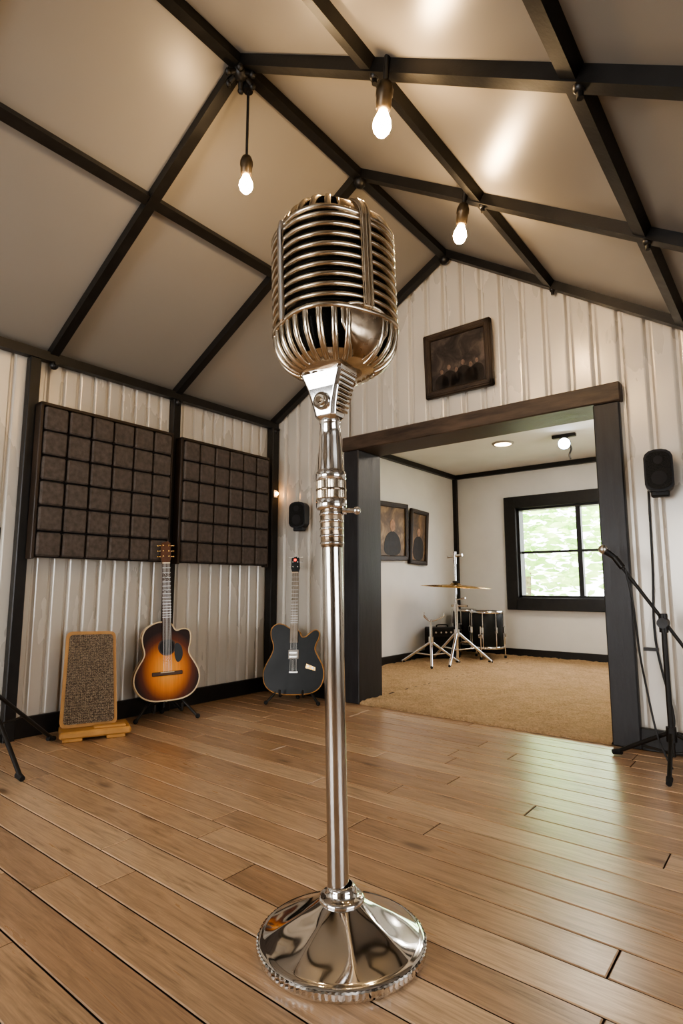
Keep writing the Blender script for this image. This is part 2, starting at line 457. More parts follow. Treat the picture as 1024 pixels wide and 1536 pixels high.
for y in FR[1:]:
    for x in PUR[1:]:
        z=roofz(x)-.05; b.sph((x,y,z),.017,'black',10); b.cyl((x,y,z),(x,y,z-.03),.009,None,'black',8)
    b.sph((RX,y,RZ-.07),.032,'black',12)
    if y<2:
        for a in range(6):
            th=a*math.pi/3+.3; b.cyl((RX,y,RZ-.06),(RX+.055*math.cos(th),y+.055*math.sin(th),RZ-.10),.013,.010,'black',8); b.sph((RX+.055*math.cos(th),y+.055*math.sin(th),RZ-.10),.014,'black',8)
    b.sph((XL+.055,y,EZ-.075),.024,'black',10); b.cyl((XL+.055,y,EZ-.07),(XL+.09,y,EZ-.07),.010,None,'black',8)
b.obj('roof_beam_frame')
b=MB()
for y in (-1.95,-.33,.5,1.24,2.13):
    b.box((XL+.002,y-.028,.02),(XL+.052,y+.028,EZ-.055),'black',.004)
b.box((XL+.002,YG-.075,.02),(XL+.065,YG-.008,EZ-.055),'black',.004)
b.obj('trim_1')
b=MB(); b.box((XL+.001,YR,FZ),(XL+.025,YG-.02,FZ+.10),'black',.003); b.obj('baseboard_left')
b=MB(); b.box((XL+.02,YG-.03,FZ),(DX0-.125,YG-.007,FZ+.10),'black',.003); b.box((DX1+.125,YG-.03,FZ),(XR,YG-.007,FZ+.10),'black',.003); b.obj('baseboard_back')

b=MB(); y0,y1=YG-.035,YG+.235
b.box((DX0-.125,y0,FZ),(DX0,y1,DZ),'jamb',.006); b.box((DX1,y0,FZ),(DX1+.125,y1,DZ),'jamb',.006)
b.box((DX0-.135,y0-.008,DZ),(DX1+.135,y1,DZ+.10),'headwood',.006)
b.obj('door_1')

# ---------------------------------------------------------------- annex room
AY0,AY1,AXL,AXR,AZ=YG+.22,6.1,-3.15,.7,2.12
b=MB(); b.box((AXL-.12,AY0-.0,-.08),(AXL,AY1+.15,AZ),'plaster'); b.obj('wall_annex_left')
b=MB(); b.box((AXR,AY0,-.08),(AXR+.12,AY1+.15,AZ),'plaster'); b.obj('wall_annex_right')
wx0,wx1,wz0,wz1=-2.40,-1.10,.67,1.67
b=MB()
b.box((AXL,AY1,-.08),(wx0,AY1+.15,AZ),'plaster'); b.box((wx1,AY1,-.08),(AXR,AY1+.15,AZ),'plaster')
b.box((wx0,AY1,-.08),(wx1,AY1+.15,wz0),'plaster'); b.box((wx0,AY1,wz1),(wx1,AY1+.15,AZ),'plaster'); b.obj('wall_annex_back')
b=MB(); b.box((AXL-.12,AY0,AZ),(AXR+.12,AY1+.15,AZ+.08),'plaster'); b.obj('ceiling_annex')
b=MB(); b.box((AXL,AY0-.2,-.05),(AXR,AY1,FZ-.004),'gap'); b.obj('floor_annex')
b=MB()
b.box((AXL,AY0,FZ),(AXL+.025,AY1,FZ+.09),'black'); b.box((AXL,AY1-.025,FZ),(AXR,AY1,FZ+.09),'black'); b.obj('baseboard_annex')
b=MB()
b.box((AXL,AY0,AZ-.05),(AXL+.045,AY1,AZ-.001),'black'); b.box((AXL,AY1-.045,AZ-.05),(AXR,AY1,AZ-.001),'black'); b.box((AXL,AY1-.045,FZ+.09),(AXL+.045,AY1,AZ-.05),'black')
b.obj('trim_2')
b=MB(); fw=.12
Y0,Y1=AY1-.05,AY1+.12
b.box((wx0-fw,Y0,wz0-fw),(wx0+.01,AY1+.02,wz1+fw),'black',.006); b.box((wx1-.01,Y0,wz0-fw),(wx1+fw,AY1+.02,wz1+fw),'black',.006)
b.box((wx0,Y0-.003,wz1-.01),(wx1,AY1+.02,wz1+fw),'black',.006); b.box((wx0,Y0-.02,wz0-fw),(wx1,AY1+.02,wz0+.01),'black',.006)
b.box((wx0,AY1,wz0),(wx0+.035,Y1,wz1),'black'); b.box((wx1-.035,AY1,wz0),(wx1,Y1,wz1),'black')
b.box((wx0,AY1,wz0),(wx1,Y1,wz0+.035),'black'); b.box((wx0,AY1,wz1-.035),(wx1,Y1,wz1),'black')
mxc=(wx0+wx1)/2; b.box((mxc-.024,AY1+.04,wz0),(mxc+.024,Y1-.02,wz1),'black'); b.box((wx0,AY1+.05,1.16),(wx1,Y1-.03,1.185),'black')
b.obj('window_1')
CT=FZ+.026
def carpet():
    b=MB()
    def patch(x0,x1,y0,y1,st=.028):
        nx=int((x1-x0)/st);ny=int((y1-y0)/st);vs=[];fs=[]
        for j in range(ny+1):
            for i in range(nx+1):
                e=i in(0,nx) or j in (0,ny)
                vs.append((x0+(x1-x0)*i/nx+(0 if e else random.uniform(-.007,.007)),y0+(y1-y0)*j/ny+(random.uniform(-.010,.004) if j==0 else random.uniform(-.007,.007)*(not e)),CT-.006+random.uniform(-.006,.006) if not(j==0) else CT-.014))
        for j in range(ny):
            for i in range(nx): a=j*(nx+1)+i; fs.append((a,a+1,a+nx+2,a+nx+1))
        o=len(vs)
        for i in range(nx+1): vs.append((vs[i][0],vs[i][1],FZ+.001))
        for i in range(nx): fs.append((i,o+i,o+i+1,i+1))
        b.add(vs,fs,'carpet',True)
    patch(DX0+.003,DX1-.003,YG-.03,AY1-.03); patch(AXL+.03,DX0+.003,AY0+.02,AY1-.03); patch(DX1-.003,AXR-.01,AY0+.02,AY1-.03)
    b.obj('carpet')
carpet()

# ---------------------------------------------------------------- outdoors
b=MB(); b.box((-14,6.3,-.4),(10,20,-.3),'grass'); b.obj('lawn')
def tree(name,cx,cy,n,rx,ry,z0,z1):
    b=MB(); b.cyl((cx,cy,-.298),(cx+.1,cy,z0+1),.10,.06,'bark',10)
    vs=[];fs=[]
    for i in range(n):
        while True:
            u=[random.uniform(-1,1) for _ in range(3)]
            if sum(q*q for q in u)<1: break
        c=Vector((cx+u[0]*rx,cy+u[1]*ry,(z0+z1)/2+u[2]*(z1-z0)/2))
        r=random.uniform(.10,.20); m=Matrix.Rotation(random.random()*6.28,3,'Z')@Matrix.Rotation(random.uniform(-1.2,1.2),3,'X')
        o=len(vs)
        for p in ((-1,0,0),(-.3,.45,.1),(.4,.4,.1),(1,0,0),(.4,-.4,.1),(-.3,-.45,.1)): vs.append(c+m@(Vector(p)*r))
        fs.append((o,o+1,o+2,o+3)); fs.append((o,o+3,o+4,o+5))
    b.add(vs,fs,'leaf'); b.obj(name)
tree('leafy_tree',-4.6,12,1500,2.1,1.3,.1,4.2)
tree('leafy_tree.001',-2.0,13.5,1000,1.9,1.0,.1,4.4)
tree('leafy_tree.002',-8.4,13,900,2.2,1.3,.2,4.6)

# ---------------------------------------------------------------- vintage microphone on stand
S=.944
mic=empty('vintage_microphone_stand',(-.869*S,1.085*S,FZ),(0,0,PSI)); mic.scale=(S,S,S)
b=MB()
def basemod(r,z,th):
    k=max(0,min(1,(r-.045)/.08))*max(0,min(1,(.176-r)/.05))
    a=abs(math.cos(4*th+.9)); return r,z+(.0075*(1-a)-.002)*k
b.lathe([(.0,.001),(.184,.001),(.1885,.005),(.189,.012)],'chrome',120)
def kn(r,z,th): return r+.0022*(1 if int(round(th/(2*math.pi)*180))%2 else 0),z
b.lathe([(.187,.008),(.1885,.010),(.1885,.021),(.186,.024)],'chrome',180,mod=kn,smooth=False)
b.lathe([(.186,.024),(.182,.028),(.178,.028),(.172,.031),(.150,.040),(.12,.054),(.09,.071),(.065,.086),(.048,.097),(.040,.102)],'chrome',176,mod=basemod)
b.lathe([(.050,.094),(.052,.098),(.052,.104),(.046,.108),(.040,.108),(.034,.113),(.034,.122),(.030,.128),(.027,.13),(.024,.13)],'chrome',48)
b.obj('weighted_base',parent=mic)
top=empty('upright_assembly',(-.007,0,.10),(0,R(-1.15),0)); top.parent=mic
b=MB(); Z=lambda z:z-.10
b.lathe([(.0245,Z(.1)),(.0245,Z(.90))],'tube',40)
b.lathe([(.026,Z(.895)),(.028,Z(.90)),(.028,Z(.985)),(.026,Z(.99))],'nickeld',40)
for z in (.90,.918,.936,.954,.972): b.lathe([(.0275,Z(z)),(.0300,Z(z+.003)),(.0300,Z(z+.006)),(.0275,Z(z+.009))],'chrome',40)
def knr(r,z,th): return r+(.0012 if int(round(th/(2*math.pi)*72))%2 else 0),z
b.lathe([(.024,Z(.986)),(.036,Z(.989)),(.038,Z(.994)),(.038,Z(1.012)),(.034,Z(1.016))],'chrome',72)
b.lathe([(.034,Z(1.012)),(.0365,Z(1.016)),(.0365,Z(1.058)),(.034,Z(1.062))],'nickel',72,mod=knr,smooth=False)
b.lathe([(.036,Z(1.033)),(.038,Z(1.035)),(.038,Z(1.039)),(.036,Z(1.041))],'nickeld',48)
b.lathe([(.034,Z(1.060)),(.038,Z(1.064)),(.038,Z(1.080)),(.034,Z(1.084)),(.033,Z(1.088)),(.031,Z(1.12)),(.028,Z(1.17)),(.0245,Z(1.205)),(.026,Z(1.207)),(.026,Z(1.222)),(.018,Z(1.226))],'chrome',48)
b.cyl((.03,-.012,Z(.985)),(.058,-.016,Z(.983)),.006,None,'chrome',12); b.sph((.062,-.017,Z(.983)),.010,'chrome',12); b.cyl((.028,-.012,Z(.985)),(.036,-.013,Z(.985)),.011,None,'chrome',12)
b.obj('telescopic_tube',parent=top)
b=MB()
def loft(sec,mat,sm=False):
    vs=[];fs=[]
    for (cx,cy,z,hx,hy,bv) in sec:
        for sx_,sy,o in ((1,1,0),(1,1,1),(-1,1,1),(-1,1,0),(-1,-1,0),(-1,-1,1),(1,-1,1),(1,-1,0)):
            x=hx-(bv if o else 0);y=hy-(0 if o else bv)
            vs.append((cx+sx_*x,cy+sy*y,z))
    N=8
    for j in range(len(sec)-1):
        for i in range(N): k=(i+1)%N; fs.append((j*N+i,j*N+k,(j+1)*N+k,(j+1)*N+i))
    fs.append(tuple(range(N))); fs.append(tuple(range((len(sec)-1)*N,len(sec)*N)))
    b.add(vs,fs,mat,sm)
loft([(0,0,0,.022,.020,.008),(0,0,.010,.030,.030,.010),(0,0,.040,.034,.035,.009),(0,0,.080,.038,.046,.008),(0,0,.118,.044,.060,.007),(0,0,.130,.044,.062,.007)],'chrome')
for i in range(9):
    z=.022+i*.0115; u=z/.13; hx=.020+.018*u; yy=-(.030+.030*u)
    b.beam((-hx,yy-.002,z),(hx,yy-.002,z),.006,.0055,'nickeld')
b.cyl((-.028,0,.045),(-.042,0,.045),.023,.022,'chrome',28); b.cyl((-.042,0,.045),(-.048,0,.045),.015,.014,'nickel',28); b.cyl((-.048,0,.045),(-.052,0,.045),.009,.008,'nickeld',6,smooth=False)
b.cyl((.028,0,.045),(.044,0,.045),.018,None,'chrome',24)
b.obj('swivel_mount',loc=(0,0,Z(1.213)),rot=(0,0,R(58)),parent=top,bevel=.002)
# body
b=MB(); A=.150;H=.434
def rs(ph,n=2.7): return (abs(math.cos(ph))**n+abs(math.sin(ph))**n)**(-1/n)
ZB,ZT=.100,.335
def kz(z):
    if z<ZB:
        u=max(0,z/ZB); return .40+.60*(1-(1-u)**2.2)**(1/2.2)
    if z>ZT:
        u=min(1,(z-ZT)/(H-ZT)); return .22+.78*(1-u**2.4)**(1/2.4)
    return 1.0
def P(ph,z,off=0,flat=1):
    r=(A*kz(z)+off)*rs(ph); return Vector((r*math.cos(ph),r*math.sin(ph)*.93,z))
def frame(ph,z,dz=.003):
    p0=P(ph,max(0,z-dz));p1=P(ph,min(H,z+dz)); tz=(p1-p0).normalized()
    q=(P(ph+.01,z)-P(ph-.01,z)).normalized(); n=q.cross(tz).normalized(); return tz,q,n
NP=72; zs=[.01+ (H-.02)*i/40 for i in range(41)]
vs=[P(2*math.pi*i/NP,z,-.028) for z in zs for i in range(NP)]
fs=[(j*NP+i,j*NP+(i+1)%NP,(j+1)*NP+(i+1)%NP,(j+1)*NP+i) for j in range(40) for i in range(NP)]
b.add(vs,fs,'grille',True)
def ring(z,off,rad,hh,mat,ex=.7,wav=0):
    pts=[];sd=[];up=[]
    for i in range(NP):
        ph=2*math.pi*i/NP; p=P(ph,z,off); p.z+=wav*math.cos(4*ph)
        pts.append(p); q=(P(ph+.02,z)-P(ph-.02,z)).normalized()
        sd.append(q.cross(Vector((0,0,1))).normalized()); up.append(Vector((0,0,1)))
    b.sweep(pts,sd,up,rad,hh,mat,True,10,ex)
for i in range(9): ring(.137+.0257*i,-.008,.013,.0066,'nickel',.75,wav=.003)
ring(.108,-.004,.010,.0075,'nickel')
def merid(ph,z0,z1,off,wd,th,mat,n=24,ex=.7,phf=None):
    pts=[];sd=[];up=[]
    for i in range(n+1):
        z=z0+(z1-z0)*i/n; p=ph if phf is None else phf(z)
        tz,q,nn=frame(p,z); pts.append(P(p,z,off)); sd.append(q); up.append(nn)
    b.sweep(pts,sd,up,wd,th,mat,False,10,ex)
F=-math.pi/2
nr=28
for i in range(nr):
    ph=F+2*math.pi*(i+.5)/nr
    d=abs((ph-F+math.pi)%(2*math.pi)-math.pi)
    if d<R(18) or abs(d-math.pi)<R(18): continue
    merid(ph,.006,.106,-.006,.0080,.009,'nickel')
nr=26
for i in range(nr):
    ph=F+2*math.pi*(i+.5)/nr
    d=abs((ph-F+math.pi)%(2*math.pi)-math.pi)
    if d<R(22) or abs(d-math.pi)<R(22): continue
    merid(ph,.360,H-.008,-.006,.0085,.009,'nickel')
ring(.360,-.004,.010,.007,'nickel')
def shield(c):
    nu,nv=16,16;vs=[];fs=[]
    for j in range(nv+1):
        z=.008+(.122-.008)*j/nv; hw=R(25)*(.30+.70*min(1,(z/.080))**.8)
        for i in range(nu+1):
            u=-1+2*i/nu; zz=z-.016*(u*u)*(j/nv); vs.append(P(c+hw*u,zz,.003-.006*abs(u)**6))
    for j in range(nv):
        for i in range(nu): a=j*(nu+1)+i; fs.append((a,a+1,a+nu+2,a+nu+1))
    b.add(vs,fs,'nickeld',True)
    edge=[vs[j*(nu+1)] for j in range(nv+1)]+[vs[nv*(nu+1)+i] for i in range(nu+1)]+[vs[j*(nu+1)+nu] for j in range(nv,-1,-1)]
    b.tube(edge,.0042,'nickel',8,1)
def crest(c):
    nu,nv=12,16;vs=[];fs=[]
    for j in range(nv+1):
        z=.352+(H-.004-.352)*j/nv
        for i in range(nu+1):
            u=-1+2*i/nu; vs.append(P(c+R(24)*u,z,.001-.006*abs(u)**6))
    for j in range(nv):
        for i in range(nu): a=j*(nu+1)+i; fs.append((a,a+1,a+nu+2,a+nu+1))
    b.add(vs,fs,'nickeld',True)
    for k in (0,nu): b.tube([vs[j*(nu+1)+k] for j in range(nv+1)],.0040,'nickel',8,1)
shield(F); shield(-F); crest(F); crest(-F)
zs2=[0.0,.003,.007,.012,.018]
vs=[P(2*math.pi*i/NP,z,.001) for z in zs2 for i in range(NP)]
b.add(vs,[(j*NP+i,j*NP+(i+1)%NP,(j+1)*NP+(i+1)%NP,(j+1)*NP+i) for j in range(4) for i in range(NP)],'nickel',True)
b.add([P(2*math.pi*i/NP,0,.001) for i in range(NP)],[tuple(range(NP))],'nickel')
zs2=[H-.014,H-.009,H-.005,H-.002,H]
vs=[P(2*math.pi*i/NP,z,.002) for z in zs2 for i in range(NP)]+[Vector((0,0,H+.004))]
fs=[(j*NP+i,j*NP+(i+1)%NP,(j+1)*NP+(i+1)%NP,(j+1)*NP+i) for j in range(4) for i in range(NP)]+[(4*NP+i,4*NP+(i+1)%NP,5*NP) for i in range(NP)]
b.add(vs,fs,'nickel',True)
for ph,wd in ((F,.0135),(-F,.0135)):
    merid(ph,.114,H-.004,.006,wd,.0085,'nickel',40,.6)
    for o in (-.072,0,.072): merid(ph+o*.9,.118,H-.02,.013,.0022,.004,'nickel',40)
for ph in (F-R(88),F+R(88)): merid(ph,.104,.366,.005,.0085,.009,'chrome',30,.6)
b.obj('microphone_head',loc=(.020,0,Z(1.338)),rot=(R(-1.5),0,R(33)),parent=top)

# ---------------------------------------------------------------- pendant bulbs
def bulbshape(b,c,sc=1.0):
    pr=[(.004,-.062),(.014,-.058),(.024,-.046),(.029,-.030),(.027,-.014),(.020,.002),(.0145,.014)]
    b.lathe([(r*sc,z*sc) for r,z in pr],'bulb',24,c)
    b.lathe([(.0145*sc,.014*sc),(.0145*sc,.024*sc)],'bulbneck',20,c)
    b.lathe([(.016*sc,.018*sc),(.0235*sc,.022*sc),(.0245*sc,.060*sc),(.027*sc,.064*sc),(.027*sc,.082*sc),(.020*sc,.102*sc),(.008*sc,.110*sc),(.005*sc,.115*sc)],'socket',24,c)
b=MB(); bulbshape(b,(0,0,0),.95)
b.cyl((0,0,.10),(0,0,.42),.0055,None,'cable',8); b.cyl((0,0,.395),(0,0,.43),.02,.026,'black',16)
b.obj('pendant_bulb',loc=(-1.60,1.385,2.42))
b=MB(); bulbshape(b,(0,0,0),1.0); b.cyl((0,0,.10),(0,0,.185),.010,None,'black',8)
b.obj('pendant_bulb.001',loc=(-.890,1.315,2.245),rot=(R(4),R(9),0))
b=MB(); bulbshape(b,(0,0,0),1.0); b.cyl((0,0,.10),(0,0,.185),.010,None,'black',8)
b.obj('pendant_bulb.002',loc=(-1.03,2.12,2.352),rot=(R(8),R(14),0))

# ---------------------------------------------------------------- acoustic panels
def panel(name,y0,y1,z0,z1,nc,nr):
    b=MB(); x0=XL+.058; x1=XL+.115
    b.box((x0,y0,z0),(x1-.015,y1,z1),'foamframe',.004)
    b.box((x0,y0-.018,z0-.01),(x1+.005,y0,z1+.012),'darkwood',.003); b.box((x0,y1,z0-.01),(x1+.005,y1+.012,z1+.012),'darkwood',.003)
    b.box((x0,y0-.018,z1),(x1+.005,y1+.012,z1+.018),'darkwood',.003)
    cw=(y1-y0)/nc; ch=(z1-z0)/nr; g=.010
    for i in range(nc):
        for j in range(nr):
            a0,a1=y0+i*cw+g/2,y0+(i+1)*cw-g/2;c0,c1=z0+j*ch+g/2,z0+(j+1)*ch-g/2
            b.box((x1-.03,a0,c0),(x1+.018+random.uniform(-.002,.002),a1,c1),'foam',.008)
    b.obj(name)
panel('acoustic_foam_panel',1.27,2.05,.95,1.745,6,6)
panel('acoustic_foam_panel.001',2.14,2.89,.95,1.735,6,6)

# ---------------------------------------------------------------- guitars
def headstock(b,z,mat,w=.034,l=.13,gold='steel',y=.012):
    out=[(-.021,z),(.021,z),(w,z+.03),(w*.9,z+l),(w*.4,z+l+.012),(-w*.4,z+l+.006),(-w*.9,z+l),(-w,z+.03)]
    b.prism(out,y-.008,y+.008,mat,mat,smooth=False)
    for i in range(3):
        zz=z+.04+i*.033
        for sx_ in (-1,1):
            b.cyl((sx_*w*.9,y,zz),(sx_*(w+.012),y,zz),.003,None,gold,8); b.sph((sx_*(w+.015),y,zz),.007,gold,8,(1,.6,.8))
            b.cyl((sx_*.016,y-.008,zz),(sx_*.016,y-.016,zz),.004,None,gold,8)
def neck(b,z0,z1,mat,board,y=0):
    b.prism([(-.027,z0),(.027,z0),(.0215,z1),(-.0215,z1)],y-.014,y-.006,board,smooth=False)
    b.prism([(-.024,z0+.03),(.024,z0+.03),(.020,z1),(-.020,z1)],y-.006,y+.014,mat,smooth=False)
    L=z1-z0
    for i in range(1,16):
        zz=z1-(1-2**(-i/12))*L*1.25
        if zz>z0: b.box((-.025,y-.0165,zz),(.025,y-.0145,zz+.0025),'steel')
    b.box((-.022,y-.019,z1-.004),(.022,y-.012,z1+.003),'cream')
def strings(b,z0,z1,y):
    for i in range(6):
        x=(i-2.5)*.0078; b.cyl((x*1.1,y,z0),(x*.9,y,z1),.0008,None,'steel',4,False)
half=[(0.0,0),(.09,.004),(.15,.035),(.183,.095),(.182,.15),(.155,.205),(.128,.245),(.122,.275),(.135,.32),(.138,.365),(.118,.41),(.07,.438),(.03,.445)]
right=half[1:]; left=[(-x,z) for x,z in reversed(half[1:])]
rc=[p for p in right]; rc[-3:]=[(.125,.395),(.085,.40),(.05,.385)]
out=chaikin([(0,0)]+rc+[(.025,.44)]+left,2)
b=MB(); b.prism(out,-.045,.045,'burst','guitarside','guitarside')
b.tube([(x,-.045,z) for x,z in out],.0045,'cream',6,1,True); b.tube([(x,.045,z) for x,z in out],.0035,'cream',6,1,True)
b.cyl((0,-.0455,.30),(0,-.0475,.30),.050,None,'rosewood',32); b.cyl((0,-.0475,.30),(0,-.049,.30),.042,None,'rubber',32)
pg=chaikin([(.045,.33),(.085,.30),(.09,.235),(.06,.20),(.04,.24)],2); b.prism(pg,-.049,-.046,'gblack')
b.box((-.085,-.056,.140),(.085,-.045,.162),'rosewood',.003); b.box((-.038,-.060,.156),(.038,-.055,.160),'cream')
b.M=Matrix.Translation((0,-.040,0)); neck(b,.345,.79,'guitarside','rosewood'); headstock(b,.79,'guitarside',.030,.12,'gold',0); b.M=Matrix.Identity(4)
strings(b,.16,.79,-.060)
b.sph((0,0,-.003),.008,'steel',8)
b.obj('sunburst_acoustic_guitar',loc=(-2.905,2.01,.150),rot=(R(-6.0),R(-2),R(90-26)))
outl=[(0,0),(.10,.004),(.165,.035),(.192,.10),(.188,.17),(.155,.23),(.132,.275),(.138,.31),(.158,.345),(.165,.385),(.140,.405),(.105,.385),(.075,.355),(.045,.355),(.035,.40),(-.03,.41),(-.06,.435),(-.11,.445),(-.150,.415),(-.150,.36),(-.128,.30),(-.138,.25),(-.175,.19),(-.198,.12),(-.175,.04),(-.10,.004)]
outl=[(x*1.05,z*1.03) for x,z in outl]
oe=chaikin(outl,2)
b=MB(); b.prism(oe,-.024,.024,'gblack','pine','gblack'); b.tube([(x,-.024,z) for x,z in oe],.0035,'pine',6,1,True)
b.box((-.036,-.030,.225),(.032,-.024,.285),'white',.003)
for i in range(2): b.box((-.030,-.034,.232+.026*i),(.025,-.029,.246+.026*i),'steel',.002)
b.box((-.03,-.032,.135),(.03,-.024,.148),'steel',.003)
b.prism([(.085,.195),(.145,.172),(.145,.150),(.08,.168)],-.028,-.024,'gold',smooth=False)
for p in ((.10,.180),(.128,.168)): b.cyl((p[0],-.027,p[1]),(p[0],-.038,p[1]),.007,None,'steel',16)
b.M=Matrix.Translation((0,-.018,0)); neck(b,.33,.80,'neckgrey','neckgrey'); headstock(b,.80,'gblack',.030,.10,'steel',0)
b.box((-.014,-.02,.865),(.014,-.01,.895),'blackplastic',.003); b.sph((0,-.02,.885),.010,'red',10); b.M=Matrix.Identity(4)
strings(b,.14,.80,-.038)
b.obj('electric_guitar',loc=(-2.635,2.79,.100),rot=(R(-8),R(-1),R(33)))
def gstand(name,loc,rz,ys=0):
    b=MB()
    b.cyl((0,.085,.05),(0,.105,.40),.008,None,'black',10)
    for sx_ in (-1,1):
        b.cyl((0,.08,.20),(sx_*.17,-.06,.012),.008,None,'black',10); b.sph((sx_*.17,-.06,.014),.014,'rubber',10)
        b.tube([(0,.08,.11),(sx_*.06,.06,.07),(sx_*.075,-.02,.055),(sx_*.075,-.085,.06),(sx_*.075,-.095,.10)],.007,'black',8)
    b.cyl((0,.10,.22),(0,.15,.012),.008,None,'black',10); b.sph((0,.15,.014),.014,'rubber',10)
    b.sph((0,.083,.20),.02,'black',10)
    b.obj(name,loc=loc,rot=(0,0,rz))
gstand('guitar_stand',(-2.905,2.01,FZ),R(64)); gstand('guitar_stand.001',(-2.635,2.79,FZ),R(33))

# ---------------------------------------------------------------- wicker panel on wooden base
b=MB()
b.box((-.155,-.09,.016),(.175,.09,.050),'pine',.008)
for x in (-.14,.06,): b.box((x,-.085,0),(x+.09,.085,.018),'pine',.004)
b.M=Matrix.Translation((-.02,.03,.048))@Matrix.Rotation(R(-7),4,'X')
b.prism(rounded_poly([(-.135,0),(.135,0),(.112,.47),(-.125,.475)],.03),-.035,.035,'pine','pine',smooth=False)
b.prism(rounded_poly([(-.119,.016),(.119,.016),(.098,.455),(-.110,.458)],.02),-.042,-.03,'wicker','wicker',smooth=False)
b.M=Matrix.Identity(4)
b.box((.0,-.075,.049),(.15,-.02,.062),'pine',.004)
b.obj('wicker_guitar_amplifier',loc=(-2.87,1.555,FZ),rot=(0,0,R(66)))

# ---------------------------------------------------------------- tripods
def tripod_legs(b,c,rad,h,angles,mat='black',r=.009):
    for a in angles:
        f=(c[0]+rad*math.cos(a),c[1]+rad*math.sin(a),.013)
        b.cyl((c[0]+.02*math.cos(a),c[1]+.02*math.sin(a),h),f,r,None,mat,10)
        b.cyl((c[0],c[1],h*.45),(c[0]+(f[0]-c[0])*.5,c[1]+(f[1]-c[1])*.5,h*.5),r*.6,None,mat,8)
        d=Vector((math.cos(a),math.sin(a),0)); b.cyl(Vector(f)-d*.03+Vector((0,0,.010)),Vector(f)+d*.01+Vector((0,0,.001)),.013,.011,'rubber',10)
b=MB(); c=(-2.80,1.03)
tripod_legs(b,c,.38,.31,[R(2),R(108),R(240)])
b.cyl((c[0],c[1],.12),(c[0],c[1],1.02),.011,None,'black',12); b.cyl((c[0],c[1],.27),(c[0],c[1],.34),.022,None,'black',14)
b.cyl((c[0]-.0,c[1],1.01),(c[0]-.08,c[1]-.3,1.12),.008,None,'black',10)
b.obj('microphone_tripod_stand',loc=(-.005,-.01,FZ))
b=MB(); c=(-.47,2.80)
tripod_legs(b,c,.25,.14,[R(165),R(275),R(35)])
b.cyl((c[0],c[1],.05),(c[0],c[1],.58),.011,None,'black',12); b.cyl((c[0],c[1],.11),(c[0],c[1],.17),.02,None,'black',14)
b.cyl((c[0],c[1],.56),(c[0],c[1],.64),.018,None,'black',14); b.cyl((c[0]-.0,c[1]-.03,.60),(c[0],c[1]+.03,.60),.022,None,'black',16)
e=Vector((-.64,2.77,.885)); s0=Vector((c[0]+.10,c[1]+.02,.45))
b.cyl(s0,e,.0075,None,'black',10)
b.cyl(e+Vector((.03,0,-.045)),e+Vector((0,0,.0)),.014,None,'black',12)
b.cyl(e,e+Vector((-.035,-.01,.03)),.011,.015,'blackplastic',12)
b.sph(e+Vector((-.045,-.012,.038)),.021,'steel',12)
b.tube([e+Vector((.04,0,-.05)),e+Vector((.06,.01,-.2)),e+Vector((.07,.03,-.42)),e+Vector((.085,.05,-.58)),e+Vector((.12,.02,-.76)),e+Vector((.17,.0,-.878))],.0045,'cable',8)
b.obj('boom_microphone_stand',loc=(0,0,FZ))

# ---------------------------------------------------------------- wall speakers, painting, conduit
def speaker(name,loc,w,h,d,rz):
    b=MB()
    o=chaikin([(-w/2,-h/2),(w/2,-h/2),(w/2,0),(w/2,h/2),(-w/2,h/2),(-w/2,0)],2)
    b.prism(o,-d,-.02,'blackplastic'); o2=[(x*.86,z*.88) for x,z in o]; b.prism(o2,-d-.008,-d,'grille')
    b.cyl((0,-d-.008,-h*.18),(0,-d-.011,-h*.18),w*.27,None,'rubber',24); b.cyl((0,-d-.008,h*.24),(0,-d-.011,h*.24),w*.16,None,'rubber',20)
    b.box((-.02,-.025,-.03),(.02,.018,.03),'black',.003)
    b.box((-w*.32,-d*.8,-h/2-.02),(w*.32,-.03,-h/2+.01),'blackplastic',.006)
    b.obj(name,loc=loc,rot=(0,0,rz))
speaker('wall_speaker',(-.48,YG-.03,1.335),.12,.20,.10,R(8))
speaker('wall_speaker.001',(-2.79,YG-.03,1.31),.13,.19,.09,R(14))
b=MB(); b.tube([(-.535,YG-.012,1.26),(-.54,YG-.012,.9),(-.55,YG-.012,.55),(-.50,YG-.012,.24),(-.5,YG-.012,.16)],.005,'cable',8); b.box((-.60,YG-.03,.50),(-.54,YG-.006,.515),'black'); b.obj('speaker_cable')
def picture(name,w,h,art,fr,loc,rot,fwid=.04,fd=.03,figs=(),skin='skin',hd=1.0):
    b=MB()
    b.box((-w/2+fwid*.6,-.012,-h/2+fwid*.6),(w/2-fwid*.6,0,h/2-fwid*.6),art)
    for (x,z,s_) in figs:
        zb=-h/2+fwid
        body=chaikin([(x-.09*s_,zb),(x+.09*s_,zb),(x+.085*s_,z-.08*s_),(x+.03*s_,z-.035*s_),(x-.03*s_,z-.035*s_),(x-.085*s_,z-.08*s_)],2)
        b.prism(body,-.0135,-.012,'figure'); b.prism([(x+.026*s_*hd*math.cos(a*math.pi/8),z+.036*s_*hd*math.sin(a*math.pi/8)) for a in range(16)],-.0145,-.012,skin)
    for x0,x1,z0,z1 in ((-w/2,w/2,h/2-fwid,h/2),(-w/2,w/2,-h/2,-h/2+fwid),(-w/2,-w/2+fwid,-h/2,h/2),(w/2-fwid,w/2,-h/2,h/2)):
        b.box((x0,-fd,z0),(x1,.004,z1),fr,.007)
        b.box((x0+fwid*.3,-fd-.004,z0+fwid*.3),(x1-fwid*.3,-fd+.004,z1-fwid*.3),fr,.003)
    b.obj(name,loc=loc,rot=rot)
